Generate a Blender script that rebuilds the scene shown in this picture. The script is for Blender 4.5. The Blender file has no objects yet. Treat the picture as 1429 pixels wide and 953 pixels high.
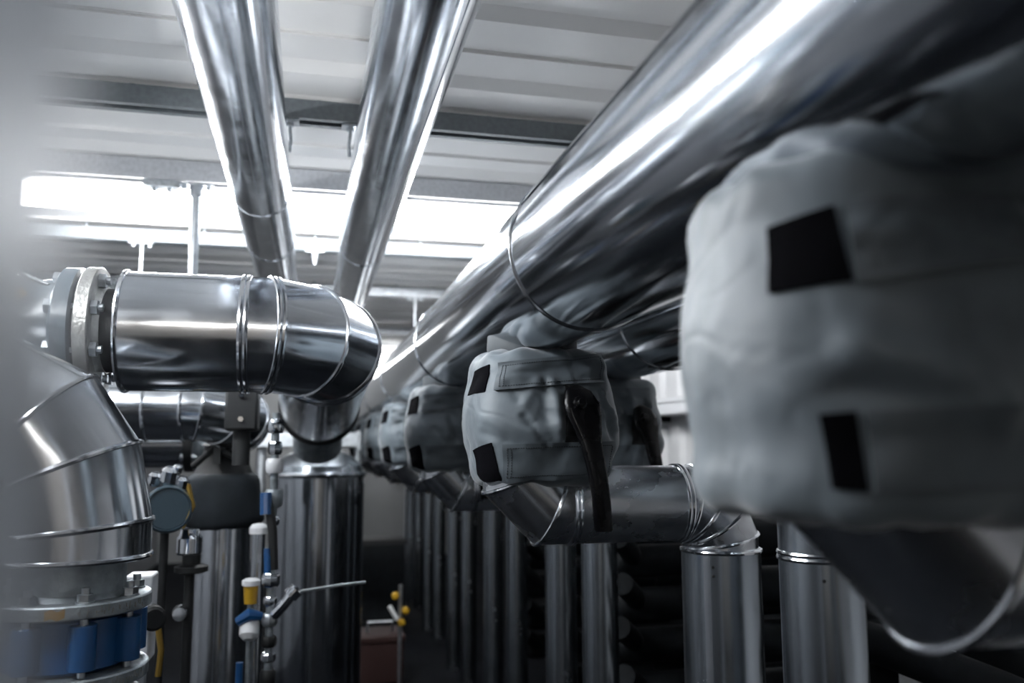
import bpy, math, random
from mathutils import Vector, Matrix, noise
V = Vector
PI = math.pi
SC = bpy.context.scene
COL = SC.collection

# ------------------------------------------------------------------ camera
def make_camera():
    a, p, r = math.radians(13.544), math.radians(7.228), math.radians(0.15)
    fwd = V((math.sin(a) * math.cos(p), math.cos(a) * math.cos(p), math.sin(p)))
    right = V((math.cos(a), -math.sin(a), 0))
    up = right.cross(fwd)
    c, s = math.cos(r), math.sin(r)
    R, U = right * c - up * s, up * c + right * s
    cam = bpy.data.objects.new('camera', bpy.data.cameras.new('camera'))
    COL.objects.link(cam)
    cam.matrix_world = Matrix(((R.x, U.x, -fwd.x, 0), (R.y, U.y, -fwd.y, 0), (R.z, U.z, -fwd.z, 1.5), (0, 0, 0, 1)))
    d = cam.data
    d.sensor_width = 36; d.lens = 1165 / 1429 * 36; d.clip_start = 0.01; d.clip_end = 60
    d.dof.use_dof = True; d.dof.focus_distance = 1.97; d.dof.aperture_fstop = 2.0
    SC.camera = cam
make_camera()

# ------------------------------------------------------------------ world, light, exposure
w = bpy.data.worlds.new('world'); SC.world = w; w.use_nodes = True
w.node_tree.nodes['Background'].inputs[0].default_value = (0.5, 0.6, 0.72, 1)
w.node_tree.nodes['Background'].inputs[1].default_value = 0.02
SC.view_settings.view_transform = 'Standard'; SC.view_settings.look = 'None'
SC.view_settings.gamma = 1; SC.view_settings.use_curve_mapping = False
SC.view_settings.exposure = 0.22
LAMP_CROSS = 112.0      # emission of the battens across the room
LAMP_AISLE = 75.0      # emission of the battens along the left aisle
LAMP_REAR = 24.0        # emission of the batten at the rear end of the room
SC.cycles.max_bounces = 10; SC.cycles.glossy_bounces = 7; SC.cycles.diffuse_bounces = 4
SC.cycles.sample_clamp_indirect = 6.0
SC.cycles.caustics_reflective = True

# ------------------------------------------------------------------ materials
def new_mat(name):
    m = bpy.data.materials.new(name); m.use_nodes = True
    nt = m.node_tree
    return m, nt, nt.nodes['Principled BSDF']

def nd(nt, typ, **kw):
    n = nt.nodes.new(typ)
    for k, v in kw.items():
        if k in n.inputs: n.inputs[k].default_value = v
        else: setattr(n, k, v)
    return n

def mat(name, col, rough=0.5, metal=0.0, var=0.0, vscale=8.0, rvar=0.0, bump=0.0, bscale=40.0, stretch=(1, 1, 1), coat=0.0, spec=None, detail=4.0):
    m, nt, b = new_mat(name)
    b.inputs['Base Color'].default_value = (*col, 1); b.inputs['Roughness'].default_value = rough
    b.inputs['Metallic'].default_value = metal
    if coat: b.inputs['Coat Weight'].default_value = coat; b.inputs['Coat Roughness'].default_value = 0.15
    if spec is not None: b.inputs['Specular IOR Level'].default_value = spec
    if var or rvar or bump:
        tc = nd(nt, 'ShaderNodeTexCoord'); mp = nd(nt, 'ShaderNodeMapping')
        mp.inputs['Scale'].default_value = stretch
        nt.links.new(tc.outputs['Object'], mp.inputs[0])
    if var:
        n = nd(nt, 'ShaderNodeTexNoise', Scale=vscale, Detail=detail)
        nt.links.new(mp.outputs[0], n.inputs['Vector'])
        rp = nd(nt, 'ShaderNodeValToRGB')
        lo = [max(0, c * (1 - var)) for c in col]; hi = [min(1, c * (1 + var)) for c in col]
        rp.color_ramp.elements[0].position = 0.3; rp.color_ramp.elements[0].color = (*lo, 1)
        rp.color_ramp.elements[1].position = 0.7; rp.color_ramp.elements[1].color = (*hi, 1)
        nt.links.new(n.outputs[0], rp.inputs[0]); nt.links.new(rp.outputs[0], b.inputs['Base Color'])
    if rvar:
        n = nd(nt, 'ShaderNodeTexNoise', Scale=vscale * 1.7, Detail=5.0)
        nt.links.new(mp.outputs[0], n.inputs['Vector'])
        mr = nd(nt, 'ShaderNodeMapRange')
        mr.inputs[1].default_value = 0.3; mr.inputs[2].default_value = 0.7
        mr.inputs[3].default_value = max(0.02, rough - rvar); mr.inputs[4].default_value = rough + rvar
        nt.links.new(n.outputs[0], mr.inputs[0]); nt.links.new(mr.outputs[0], b.inputs['Roughness'])
    if bump:
        n = nd(nt, 'ShaderNodeTexNoise', Scale=bscale, Detail=2.0)
        nt.links.new(mp.outputs[0], n.inputs['Vector'])
        bp = nd(nt, 'ShaderNodeBump', Strength=bump, Distance=0.01)
        nt.links.new(n.outputs[0], bp.inputs['Height']); nt.links.new(bp.outputs[0], b.inputs['Normal'])
    return m

def fabric(name, col):
    m, nt, b = new_mat(name)
    b.inputs['Roughness'].default_value = 0.55
    b.inputs['Sheen Weight'].default_value = 0.35; b.inputs['Sheen Roughness'].default_value = 0.4
    tc = nd(nt, 'ShaderNodeTexCoord')
    n = nd(nt, 'ShaderNodeTexNoise', Scale=14.0, Detail=5.0)
    nt.links.new(tc.outputs['Object'], n.inputs['Vector'])
    rp = nd(nt, 'ShaderNodeValToRGB')
    rp.color_ramp.elements[0].color = (*[c * 0.85 for c in col], 1); rp.color_ramp.elements[1].color = (*[c * 1.12 for c in col], 1)
    rp.color_ramp.elements[0].position = 0.3; rp.color_ramp.elements[1].position = 0.7
    nt.links.new(n.outputs[0], rp.inputs[0]); nt.links.new(rp.outputs[0], b.inputs['Base Color'])
    w1 = nd(nt, 'ShaderNodeTexWave', Scale=170.0); w1.bands_direction = 'Z'
    w2 = nd(nt, 'ShaderNodeTexWave', Scale=170.0); w2.bands_direction = 'X'
    add = nd(nt, 'ShaderNodeMath', operation='ADD')
    for wv in (w1, w2): nt.links.new(tc.outputs['Object'], wv.inputs['Vector'])
    nt.links.new(w1.outputs['Fac'], add.inputs[0]); nt.links.new(w2.outputs['Fac'], add.inputs[1])
    bp = nd(nt, 'ShaderNodeBump', Strength=0.12, Distance=0.001)
    nt.links.new(add.outputs[0], bp.inputs['Height']); nt.links.new(bp.outputs[0], b.inputs['Normal'])
    return m

def emit(name, col, s):
    m, nt, b = new_mat(name)
    b.inputs['Base Color'].default_value = (0.9, 0.9, 0.9, 1)
    b.inputs['Emission Color'].default_value = (*col, 1); b.inputs['Emission Strength'].default_value = s
    return m

M = {}
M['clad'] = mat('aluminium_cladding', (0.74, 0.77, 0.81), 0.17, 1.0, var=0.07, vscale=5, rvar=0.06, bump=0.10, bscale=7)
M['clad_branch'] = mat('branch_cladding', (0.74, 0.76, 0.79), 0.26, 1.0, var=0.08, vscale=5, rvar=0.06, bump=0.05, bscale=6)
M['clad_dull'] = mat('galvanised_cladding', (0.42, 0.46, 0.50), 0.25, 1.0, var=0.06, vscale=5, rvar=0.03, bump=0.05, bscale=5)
M['clad_soft'] = mat('satin_cladding', (0.70, 0.73, 0.77), 0.12, 1.0, var=0.08, vscale=6, rvar=0.04, bump=0.02, bscale=9, stretch=(2.5, 0.15, 2.5))
M['bead'] = mat('bright_bead', (0.80, 0.82, 0.85), 0.16, 1.0)
M['galv'] = mat('galvanised_steel', (0.55, 0.58, 0.61), 0.38, 1.0, var=0.15, vscale=25, rvar=0.08)
M['zinc'] = mat('zinc_bolt', (0.50, 0.53, 0.56), 0.3, 1.0, var=0.2, vscale=60)
M['cast'] = mat('cast_flange', (0.26, 0.29, 0.31), 0.5, 0.75, var=0.25, vscale=30, bump=0.25, bscale=90)
M['castpale'] = mat('pale_flange', (0.27, 0.27, 0.26), 0.42, 0.8, var=0.2, vscale=30, bump=0.2, bscale=90)
M['valvegrey'] = mat('grey_valve_paint', (0.045, 0.060, 0.072), 0.3, 0.0, var=0.1, vscale=10, coat=0.3)
M['black'] = mat('black_rubber', (0.004, 0.005, 0.006), 0.6, 0.0, var=0.3, vscale=12)
M['foam'] = mat('black_foam', (0.006, 0.008, 0.010), 0.75, 0.0, spec=0.25, var=0.3, vscale=18, bump=0.1, bscale=60)
M['lever'] = mat('black_lever', (0.0015, 0.0015, 0.002), 0.25, 0.0, bump=0.08, bscale=40, rvar=0.08, spec=0.25)
M['velcro'] = mat('black_hook', (0.002, 0.002, 0.003), 0.95, 0.0, bump=0.3, bscale=600, spec=0.05)
M['fabric'] = fabric('grey_jacket', (0.106, 0.128, 0.145))
M['fabric_front'] = fabric('grey_jacket_strap', (0.070, 0.086, 0.099))
M['sleeve'] = mat('dark_sleeve', (0.018, 0.022, 0.026), 0.75, 0.0, var=0.2, vscale=12, spec=0.15)
M['stitch'] = mat('dark_thread', (0.02, 0.025, 0.03), 0.8)
M['blue'] = mat('blue_paint', (0.004, 0.055, 0.17), 0.38, 0.0, var=0.15, vscale=20, coat=0.2)
M['ceil'] = mat('white_sheet', (0.86, 0.85, 0.835), 0.30, 0.0, var=0.03, vscale=3, bump=0.03, bscale=3)
M['wallp'] = mat('white_wall', (0.70, 0.70, 0.71), 0.5, 0.0, var=0.05, vscale=2)
M['wallg'] = mat('grey_wall', (0.07, 0.08, 0.09), 0.5, 0.0, var=0.1, vscale=2)
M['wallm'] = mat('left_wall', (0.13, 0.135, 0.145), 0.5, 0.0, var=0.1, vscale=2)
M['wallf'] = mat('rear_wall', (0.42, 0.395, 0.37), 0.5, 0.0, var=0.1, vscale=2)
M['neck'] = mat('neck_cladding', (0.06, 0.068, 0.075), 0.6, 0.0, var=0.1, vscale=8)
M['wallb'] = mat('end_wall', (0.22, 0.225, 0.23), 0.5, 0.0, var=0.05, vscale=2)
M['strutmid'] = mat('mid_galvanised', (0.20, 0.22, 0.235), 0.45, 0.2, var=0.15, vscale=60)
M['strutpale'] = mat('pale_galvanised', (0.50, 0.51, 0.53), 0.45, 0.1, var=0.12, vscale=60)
M['strutshade'] = mat('shaded_galvanised', (0.12, 0.135, 0.145), 0.5, 0.3, var=0.15, vscale=60)  # galvanised steel with the strut's unlit side darkened into the base colour
M['floor'] = mat('dark_floor', (0.005, 0.006, 0.008), 0.8, 0.0, spec=0.08, var=0.3, vscale=3)
M['post'] = mat('satin_post', (0.62, 0.65, 0.70), 0.52, 0.18, var=0.05, vscale=4)
M['brass'] = mat('brass', (0.62, 0.40, 0.10), 0.3, 1.0)
M['yellow'] = mat('yellow_plastic', (0.42, 0.24, 0.01), 0.45)
M['orange'] = mat('rust_stain', (0.20, 0.12, 0.03), 0.6)
M['red'] = mat('brown_red_box', (0.018, 0.004, 0.003), 0.6)
M['white'] = mat('white_plastic', (0.72, 0.73, 0.75), 0.4)
M['chrome'] = mat('chrome', (0.85, 0.87, 0.9), 0.12, 1.0)
M['gauge'] = mat('gauge_case', (0.03, 0.05, 0.065), 0.35)
M['tank'] = mat('tank_jacket', (0.55, 0.58, 0.62), 0.12, 1.0, var=0.1, vscale=3, bump=0.08, bscale=4)
M['lamp_cross'] = emit('lamp_cross', (0.96, 0.98, 1.0), LAMP_CROSS)
M['lamp_rear'] = emit('lamp_rear', (1.0, 0.96, 0.90), LAMP_REAR)
M['lamp_far'] = emit('lamp_far', (0.96, 0.98, 1.0), 22.0)
M['lamp_aisle'] = emit('lamp_aisle', (0.94, 0.97, 1.0), LAMP_AISLE)

# ------------------------------------------------------------------ mesh helpers
class MB:
    def __init__(s): s.v = []; s.f = []
    def add(s, vs, fs):
        o = len(s.v); s.v += [tuple(x) for x in vs]; s.f += [tuple(i + o for i in f) for f in fs]
    def loft(s, rings, cap0=False, cap1=False, closed=True):
        n = len(rings[0]); o = len(s.v)
        for r in rings: s.v += [tuple(p) for p in r]
        for i in range(len(rings) - 1):
            for j in range(n if closed else n - 1):
                k = (j + 1) % n
                s.f.append((o + i * n + j, o + i * n + k, o + (i + 1) * n + k, o + (i + 1) * n + j))
        if cap0: s.f.append(tuple(o + j for j in reversed(range(n))))
        if cap1: s.f.append(tuple(o + (len(rings) - 1) * n + j for j in range(n)))
    def box(s, lo, hi):
        x0, y0, z0 = lo; x1, y1, z1 = hi
        s.add([(x0, y0, z0), (x1, y0, z0), (x1, y1, z0), (x0, y1, z0), (x0, y0, z1), (x1, y0, z1), (x1, y1, z1), (x0, y1, z1)],
              [(0, 3, 2, 1), (4, 5, 6, 7), (0, 1, 5, 4), (1, 2, 6, 5), (2, 3, 7, 6), (3, 0, 4, 7)])
    def cyl(s, p0, p1, r0, r1=None, seg=24, caps=True):
        p0, p1 = V(p0), V(p1); d = (p1 - p0).normalized(); r1 = r0 if r1 is None else r1
        s.loft([circ(p0, d, r0, seg), circ(p1, d, r1, seg)], caps, caps)
    def lathe(s, p, d, prof, seg=32, cap0=True, cap1=True):   # prof: (distance along d, radius)
        p, d = V(p), V(d).normalized()
        s.loft([circ(p + d * h, d, r, seg) for h, r in prof], cap0, cap1)
    def tube(s, pts, r, seg=12, caps=True):
        pts = [V(p) for p in pts]; rings = []
        for i, p in enumerate(pts):
            d = (pts[min(i + 1, len(pts) - 1)] - pts[max(i - 1, 0)]).normalized()
            rings.append(circ(p, d, r[i] if isinstance(r, (list, tuple)) else r, seg))
        s.loft(rings, caps, caps)
    def build(s, name, m, parent=None, loc=None, sharp=35, bevel=0.0):
        off = V((0, 0, 0)) if loc is None else V(loc)
        if parent is not None:
            r = parent
            while r.parent is not None: r = r.parent
            off = V(r.location)
        me = bpy.data.meshes.new(name)
        me.from_pydata([(x - off.x, y - off.y, z - off.z) for x, y, z in s.v], [], s.f)
        me.materials.append(m if not isinstance(m, str) else M[m])
        me.polygons.foreach_set('use_smooth', [True] * len(me.polygons))
        me.set_sharp_from_angle(angle=math.radians(sharp))
        me.update()
        o = bpy.data.objects.new(name, me); COL.objects.link(o)
        if parent is not None: o.parent = parent
        else: o.location = off
        if bevel:
            b = o.modifiers.new('b', 'BEVEL'); b.width = bevel; b.segments = 2; b.limit_method = 'ANGLE'
        return o

def frame(d):
    d = V(d).normalized()
    a = V((0, 0, 1)) if abs(d.z) < 0.9 else V((0, -1, 0))
    u = d.cross(a).normalized(); v = u.cross(d).normalized()
    return u, v

def circ(p, d, r, seg):
    u, v = frame(d)
    return [V(p) + (u * math.cos(2 * PI * i / seg) + v * math.sin(2 * PI * i / seg)) * r for i in range(seg)]

def tag(o, label=None, cat=None, group=None, kind=None):
    if label: o['label'] = label
    if cat: o['category'] = cat
    if group: o['group'] = group
    if kind: o['kind'] = kind
    return o

def thing(name, loc, label, cat, group=None):
    o = bpy.data.objects.new(name, None); COL.objects.link(o); o.location = loc
    o.empty_display_size = 0.05
    return tag(o, label, cat, group)

def dup(root, loc, label, group=None):
    r = root.copy(); COL.objects.link(r); r.location = loc; r['label'] = label
    if group: r['group'] = group
    for ch in list(root.children):
        c = ch.copy(); COL.objects.link(c); c.parent = r
        for g in ch.children:
            d = g.copy(); COL.objects.link(d); d.parent = c
    return r

# ---- clad pipes: cylinders cut on oblique planes (mitred 'lobster' bends), a rolled bead on each joint
def section(p0, n0, p1, n1, r, seg=56, sub=1):
    p0, p1 = V(p0), V(p1); d = (p1 - p0).normalized(); u, v = frame(d)
    a, b = [], []
    for i in range(seg):
        o = (u * math.cos(2 * PI * i / seg) + v * math.sin(2 * PI * i / seg)) * r
        a.append(p0 + o - d * (o.dot(n0) / d.dot(n0)))
        b.append(p1 + o - d * (o.dot(n1) / d.dot(n1)))
    rings = [[x.lerp(y, k / sub) for x, y in zip(a, b)] for k in range(sub + 1)]
    return rings

def bead(mb, ring, n, rb, double=False):
    c = sum(ring, V((0, 0, 0))) / len(ring); n = V(n).normalized()
    for off in ((-rb * 1.1, rb * 1.1) if double else (0,)):
        rings = []
        for k in range(8):
            t = 2 * PI * k / 8
            rings.append([p + (p - c).normalized() * (math.cos(t) * rb) + n * (math.sin(t) * rb * 1.15 + off) for p in ring])
        rings.append(rings[0])
        mb.loft(rings)

def bend(p, d0, d1, R, n=3):
    """Mitre points of a lobster-back bend from point p, heading d0, to heading d1; returns points and the end point."""
    p, d0, d1 = V(p), V(d0).normalized(), V(d1).normalized()
    ang = d0.angle(d1)
    side = (d1 - d0 * d0.dot(d1)).normalized()
    st = ang / n; c = p + side * R; out = []
    for k in range(n):
        t = (k + 0.5) * st; Rk = R / math.cos(st / 2)
        out.append(c - side * (Rk * math.cos(t)) + d0 * (Rk * math.sin(t)))
    end = c - side * (R * math.cos(ang)) + d0 * (R * math.sin(ang))
    return out, end

def pipe(root, pts, r, m='clad', joints=None, rb=0.005, seg=56, bm='bead', name='cladding_section', cap=True, double=()):
    pts = [V(p) for p in pts]; n = len(pts); joints = joints if joints is not None else range(1, n - 1)
    dirs = [(pts[i + 1] - pts[i]).normalized() for i in range(n - 1)]
    norms = [dirs[0]] + [(dirs[i - 1] + dirs[i]).normalized() for i in range(1, n - 1)] + [dirs[-1]]
    parts = []
    for i in range(n - 1):
        L = (pts[i + 1] - pts[i]).length
        rings = section(pts[i], norms[i], pts[i + 1], norms[i + 1], r, seg, max(1, int(L / 0.5)))
        mb = MB(); mb.loft(rings, cap, cap)
        parts.append(mb.build(name, m, root))
        for j, ring, nn in ((i, rings[0], norms[i]), (i + 1, rings[-1], norms[i + 1])):
            if (j in joints) and (ring is rings[0] or j == n - 1):
                b = MB(); bead(b, ring, nn, rb, j in double); b.build('seam_ring', bm, root)
    return parts

def lap(root, p0, p1, r, ang, width=0.02, m='bead', rivets=0):
    """A lengthwise lap of the sheet: a thin raised strip along the pipe, with rivets."""
    p0, p1 = V(p0), V(p1); d = (p1 - p0).normalized(); u, v = frame(d)
    mb = MB(); ro, ri = r + 0.0022, r - 0.002
    rows = []
    for p in (p0, p1):
        row = []
        for rr, ts in ((ro, (0, 0.33, 0.66, 1)), (ri, (1, 0))):
            for t in ts:
                a = ang + (t - 0.5) * width / r
                row.append(p + (u * math.cos(a) + v * math.sin(a)) * rr)
        rows.append(row)
    mb.loft(rows, True, True)
    o = mb.build('lap_seam', m, root, sharp=50)
    for k in range(rivets):
        q = p0 + d * (0.025 + 0.022 * k); a = ang + 0.15
        nrm = u * math.cos(a) + v * math.sin(a)
        b = MB(); b.lathe(q + nrm * (r - 0.001), nrm, [(0, 0.004), (0.002, 0.0035), (0.003, 0.001)], 10)
        b.build('rivet', 'black', o)
    return o

def hexnut(mb, p, d, r, h):
    mb.cyl(p, V(p) + V(d).normalized() * h, r, seg=6)

# ================================================================== ROOM
def structure(name, mb, m, **kw):
    o = mb.build(name, m, None, (0, 0, 0), **kw); o['kind'] = 'structure'; return o

X0, X1, Y0, Y1, ZC = -1.9, 2.3, -4.0, 12.0, 2.70
mb = MB(); mb.box((X0, Y0, -0.1), (X1, Y1, 0)); structure('floor', mb, 'floor')
mb = MB(); mb.box((X0 - 0.1, Y0, 0), (X0, Y1, 2.9)); structure('wall_left', mb, 'wallm')
mb = MB(); mb.box((X0 - 0.1, Y0 - 0.1, 0), (X1 + 0.1, Y0, 2.9)); structure('wall_front', mb, 'wallf')
mb = MB(); mb.box((X0 - 0.1, Y1, 0), (X1 + 0.1, Y1 + 0.1, 2.9)); structure('wall_back', mb, 'wallb')
# right wall: vertical trapezoid corrugation
mb = MB(); prof = []
y = Y0
while y < Y1:
    for dy, dx in ((0, 0), (0.11, 0), (0.145, 0.035), (0.255, 0.035)): prof.append((min(y + dy, Y1), X1 + dx))
    y += 0.29
prof.append((Y1, X1)); 
mb.loft([[(x, yy, 0) for yy, x in prof], [(x, yy, 2.9) for yy, x in prof]], closed=False)
mb.loft([[(X1 + 0.1, Y1, 0), (X1 + 0.1, Y0, 0)], [(X1 + 0.1, Y1, 2.9), (X1 + 0.1, Y0, 2.9)]], closed=False)
structure('wall_right', mb, 'wallp', sharp=10)

# ceiling: roof sheets with one groove each, butted with a small lip
ceil = bpy.data.objects.new('ceiling', None); COL.objects.link(ceil); ceil['kind'] = 'structure'
PER = 0.462; G0 = 2.055 - 4 * PER * 4
k = 0; y = G0
sheet = None
while y < Y1 - 0.1:
    # seam half way along the flat; groove near wall steep, far wall sloping (it faces the camera)
    if sheet is None:
        mb = MB()
        a = -PER / 2 + 0.06
        pr = [(a, -0.012), (a + 0.002, 0), (-0.03, 0), (-0.015, 0.034), (0.045, 0.040), (0.085, 0.036), (0.112, 0.0), (a + PER - 0.004, 0), (a + PER - 0.003, -0.004), (a + PER + 0.0, -0.004)]
        mb.loft([[(X0, yy, ZC + z) for yy, z in pr], [(X1, yy, ZC + z) for yy, z in pr]], closed=False)
        sheet = mb.build('roof_sheet', 'ceil', ceil, sharp=12); o = sheet
    else:
        o = sheet.copy(); COL.objects.link(o)
    o.location = (0, y + 0.02, 0); y += PER
mb = MB(); mb.box((X0 - 0.1, Y0 - 0.1, 2.86), (X1 + 0.1, Y1 + 0.1, 2.95)); structure('trim_1', mb, 'wallp')

# door in the end wall
d = bpy.data.objects.new('door_1', None); COL.objects.link(d); d['kind'] = 'structure'
mb = MB()
for lo, hi in (((0.60, 11.93, 0), (0.68, 12.0, 2.1)), ((1.32, 11.93, 0), (1.40, 12.0, 2.1)), ((0.60, 11.93, 2.02), (1.40, 12.0, 2.1))): mb.box(lo, hi)
mb.build('door_frame', 'galv', d)
mb = MB(); mb.box((0.68, 11.95, 0.01), (1.32, 11.99, 2.02)); mb.build('door_leaf', 'wallb', d)
mb = MB(); mb.cyl((1.25, 11.95, 1.0), (1.25, 11.9, 1.0), 0.012); mb.cyl((1.26, 11.9, 1.0), (1.13, 11.9, 1.0), 0.011); mb.build('door_handle', 'chrome', d)

# ================================================================== CEILING STEEL
def strut(y, label, h=0.065, wd=0.082, m='galv'):
    r = thing('strut_channel', (0.2, y, 2.61), label, 'strut', 'strut channels across the ceiling')
    z0, z1, t = 2.61, 2.61 + h, 0.004
    mb = MB(); x0, x1 = X0 + 0.01, X1 - 0.01
    pr = [(0, z1), (0, z0), (0.024, z0), (0.024, z0 + 0.010), (0.020, z0 + 0.010), (0.020, z0 + t), (t, z0 + t), (t, z1 - t),
          (wd - t, z1 - t), (wd - t, z0 + t), (wd - 0.020, z0 + t), (wd - 0.020, z0 + 0.010), (wd - 0.024, z0 + 0.010), (wd - 0.024, z0), (wd, z0), (wd, z1)]
    mb.loft([[(x0, y + a, b) for a, b in pr], [(x1, y + a, b) for a, b in pr]], True, True)
    mb.build('channel', m, r, sharp=20)
    for x in (-1.2, -0.6, 0.0, 0.6, 1.2, 1.8):     # the bolts that hold it up to the roof
        b = MB(); b.cyl((x, y + wd / 2, z1 - 0.01), (x, y + wd / 2, ZC + 0.002), 0.009, seg=10); b.build('standoff', m, r)
    return r
strut(2.80, 'grey strut channel with a dark slot that carries both overhead pipe clamps', m='strutshade')
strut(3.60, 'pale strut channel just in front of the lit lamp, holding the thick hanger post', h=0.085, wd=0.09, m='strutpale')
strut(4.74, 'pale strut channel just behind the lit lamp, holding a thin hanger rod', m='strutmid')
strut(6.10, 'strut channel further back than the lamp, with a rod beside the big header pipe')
strut(8.2, 'blurred strut channel in the far part of the ceiling near the end wall')

def batten(p0, p1, label, m, group, hood=0.04):
    p0, p1 = V(p0), V(p1); c = (p0 + p1) / 2; dx = (p1 - p0).normalized(); sd = V((-dx.y, dx.x, 0))
    r = thing('linear_light', c, label, 'light', group)
    def extr(pr, name, mm, e=0.0):
        mb = MB()
        mb.loft([[q + sd * a + V((0, 0, b)) for a, b in pr] for q in (p0 - dx * e, p1 + dx * e)], True, True)
        return mb.build(name, mm, r, sharp=50)
    extr([(-hood, 0.047), (-0.04, 0.085), (0.04, 0.085), (hood, 0.047)], 'housing', 'white', 0.01)
    extr([(-0.058, 0.045), (-0.058, 0.0), (-0.045, -0.035), (-0.018, -0.05), (0.018, -0.05), (0.045, -0.035), (0.058, 0.0), (0.058, 0.045)], 'diffuser', m)
    return r
batten((-1.40, 3.97, 2.615), (-0.24, 3.97, 2.615), 'lit white linear lamp behind the thick hanger post', 'lamp_cross', 'lamps across the ceiling')
batten((-0.20, 3.97, 2.615), (1.10, 3.97, 2.615), 'lit white linear lamp running behind the second overhead pipe and the big header', 'lamp_cross', 'lamps across the ceiling')
batten((-1.05, 1.05, 2.32), (-1.05, 2.65, 2.32), 'aisle lamp hanging over the walkway outside the left border', 'lamp_aisle', 'lamps along the aisle', hood=0.15)  # out of view; wide hood added to keep its light off the ceiling

batten((-0.9, 10.6, 2.60), (1.2, 10.6, 2.60), 'small distant lamp by the end wall', 'lamp_far', 'lamps across the ceiling')
batten((-1.3, -3.0, 2.60), (0.2, -3.0, 2.60), 'lamp across the ceiling far behind the viewpoint', 'lamp_rear', 'lamps across the ceiling')
# ---- overhead pipes
def overhead(x, z, r, ys, label, cat='pipe'):
    t = thing('overhead_pipe', (x, ys[0], z), label, cat, 'pair of overhead pipes')
    pipe(t, [(x, y, z) for y in ys], r, 'clad', rb=0.0035, joints=range(1, len(ys) - 1))
    lap(t, (x, ys[1] + 0.01, z), (x, ys[2] - 0.01, z), r, -0.9)
    return t
overhead(-0.204, 2.470, 0.110, [-3.0, 0.3, 3.18, 3.96, 5.4, 7.5], 'overhead clad pipe that passes behind the grey hanger post side, above the big bend')
overhead(0.222, 2.466, 0.110, [-3.0, 0.3, 3.95, 5.3, 6.6, 8.0], 'overhead clad pipe between its twin and the large header pipe')
for x, lab in ((-0.094, 'small zinc pipe clamp under the strut beside the first overhead pipe'), (0.108, 'small zinc pipe clamp under the strut beside the second overhead pipe')):
    t = thing('pipe_clamp', (x, 2.84, 2.61), lab, 'clamp', 'overhead pipe clamps')
    mb = MB(); mb.box((x - 0.03, 2.815, 2.602), (x + 0.03, 2.865, 2.609)); mb.build('clamp_plate', 'zinc', t)
    mb = MB(); hexnut(mb, (x, 2.84, 2.602), (0, 0, -1), 0.012, 0.012); mb.cyl((x, 2.84, 2.59), (x, 2.84, 2.575), 0.006, seg=10); mb.build('bolt', 'zinc', t)
    mb = MB(); s = -1 if x < 0 else 1
    mb.tube([(x, 2.84, 2.578), (x - s * 0.004 * (1 if x < 0 else 1), 2.84, 2.54), (x, 2.84, 2.50)], 0.006, 8); mb.build('clamp_rod', 'zinc', t)

def hanger(x, y, ztop, zbot, r, label, thick=False):
    t = thing('hanger_rod', (x, y, zbot), label, 'hanger')
    mb = MB(); mb.cyl((x, y, zbot), (x, y, ztop), r, seg=16); mb.build('rod', 'galv', t)
    mb = MB(); mb.box((x - 0.05 - r, y - 0.035, ztop - 0.006), (x + 0.05 + r, y + 0.035, ztop)); mb.build('top_plate', 'zinc', t)
    for s in (-1, 1):
        b = MB(); hexnut(b, (x + s * (0.03 + r), y, ztop - 0.006), (0, 0, -1), 0.011, 0.013); b.build('bolt', 'zinc', t)
    if thick:
        b = MB(); b.cyl((x, y, ztop - 0.05), (x, y, ztop - 0.006), r + 0.008, seg=16); b.build('collar', 'zinc', t)
    return t
hanger(-0.495, 3.645, 2.605, 1.85, 0.020, 'thick grey hanger post standing over the clad bend pipe', True)
hanger(-0.915, 4.78, 2.605, 1.80, 0.011, 'thin pale hanger rod beside the flange bolts')
hanger(0.735, 6.14, 2.605, 2.05, 0.016, 'short blue-grey hanger rod ending on the header pipe side')
t = thing('beam_clamp', (-0.62, 3.645, 2.6), 'zinc beam clamp on the strut beside the thick hanger post', 'clamp')
mb = MB(); mb.box((-0.70, 3.61, 2.585), (-0.56, 3.68, 2.609)); mb.build('clamp_plate', 'zinc', t)
for s in (-0.66, -0.60):
    b = MB(); hexnut(b, (s, 3.645, 2.585), (0, 0, -1), 0.014, 0.016); b.build('bolt', 'zinc', t)
t = thing('strut_hook', (0.0, 4.78, 2.5), 'small bright hook hanging from the strut between the overhead pipes', 'hook')
mb = MB(); mb.box((-0.05, 4.75, 2.60), (0.05, 4.81, 2.609)); mb.build('hook_plate', 'zinc', t)
mb = MB(); mb.cyl((0, 4.78, 2.53), (0, 4.78, 2.60), 0.014, 0.024, 12); mb.build('hook_shank', 'zinc', t)

# ================================================================== HEADERS
RA = 0.170
def header(x, ys, label, necks):
    t = thing('header_pipe', (x, ys[0], 1.910), label, 'pipe')
    pipe(t, [(x, y, 1.910) for y in ys], RA, 'clad_soft', rb=0.0045, joints=range(1, len(ys) - 1), seg=72)
    for y in necks:
        rn = 0.116 if y > 1 else 0.112
        mb = MB(); mb.lathe((x, y, 1.90), (0, 0, -1), [(0.0, rn), (0.11, rn), (0.150, rn + 0.002), (0.165, rn - 0.004)], 40)
        mb.build('branch_neck', 'neck', t)
    return t
AY = [0.78, 2.09, 3.36, 4.65, 5.92, 7.2, 8.5]
BY = [1.70, 2.95, 4.25, 5.55, 6.85, 8.15]
AX, BX = 0.557, 1.085
hA = header(AX, [-3.0, -0.4, 1.62, 3.22, 4.85, 6.45, 8.05, 9.65], 'large clad header pipe running from the upper corner into the distance', AY)
lap(hA, (AX, -0.39, 1.91), (AX, 1.61, 1.91), RA, 2.55, 0.03, 'clad_soft')
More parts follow.
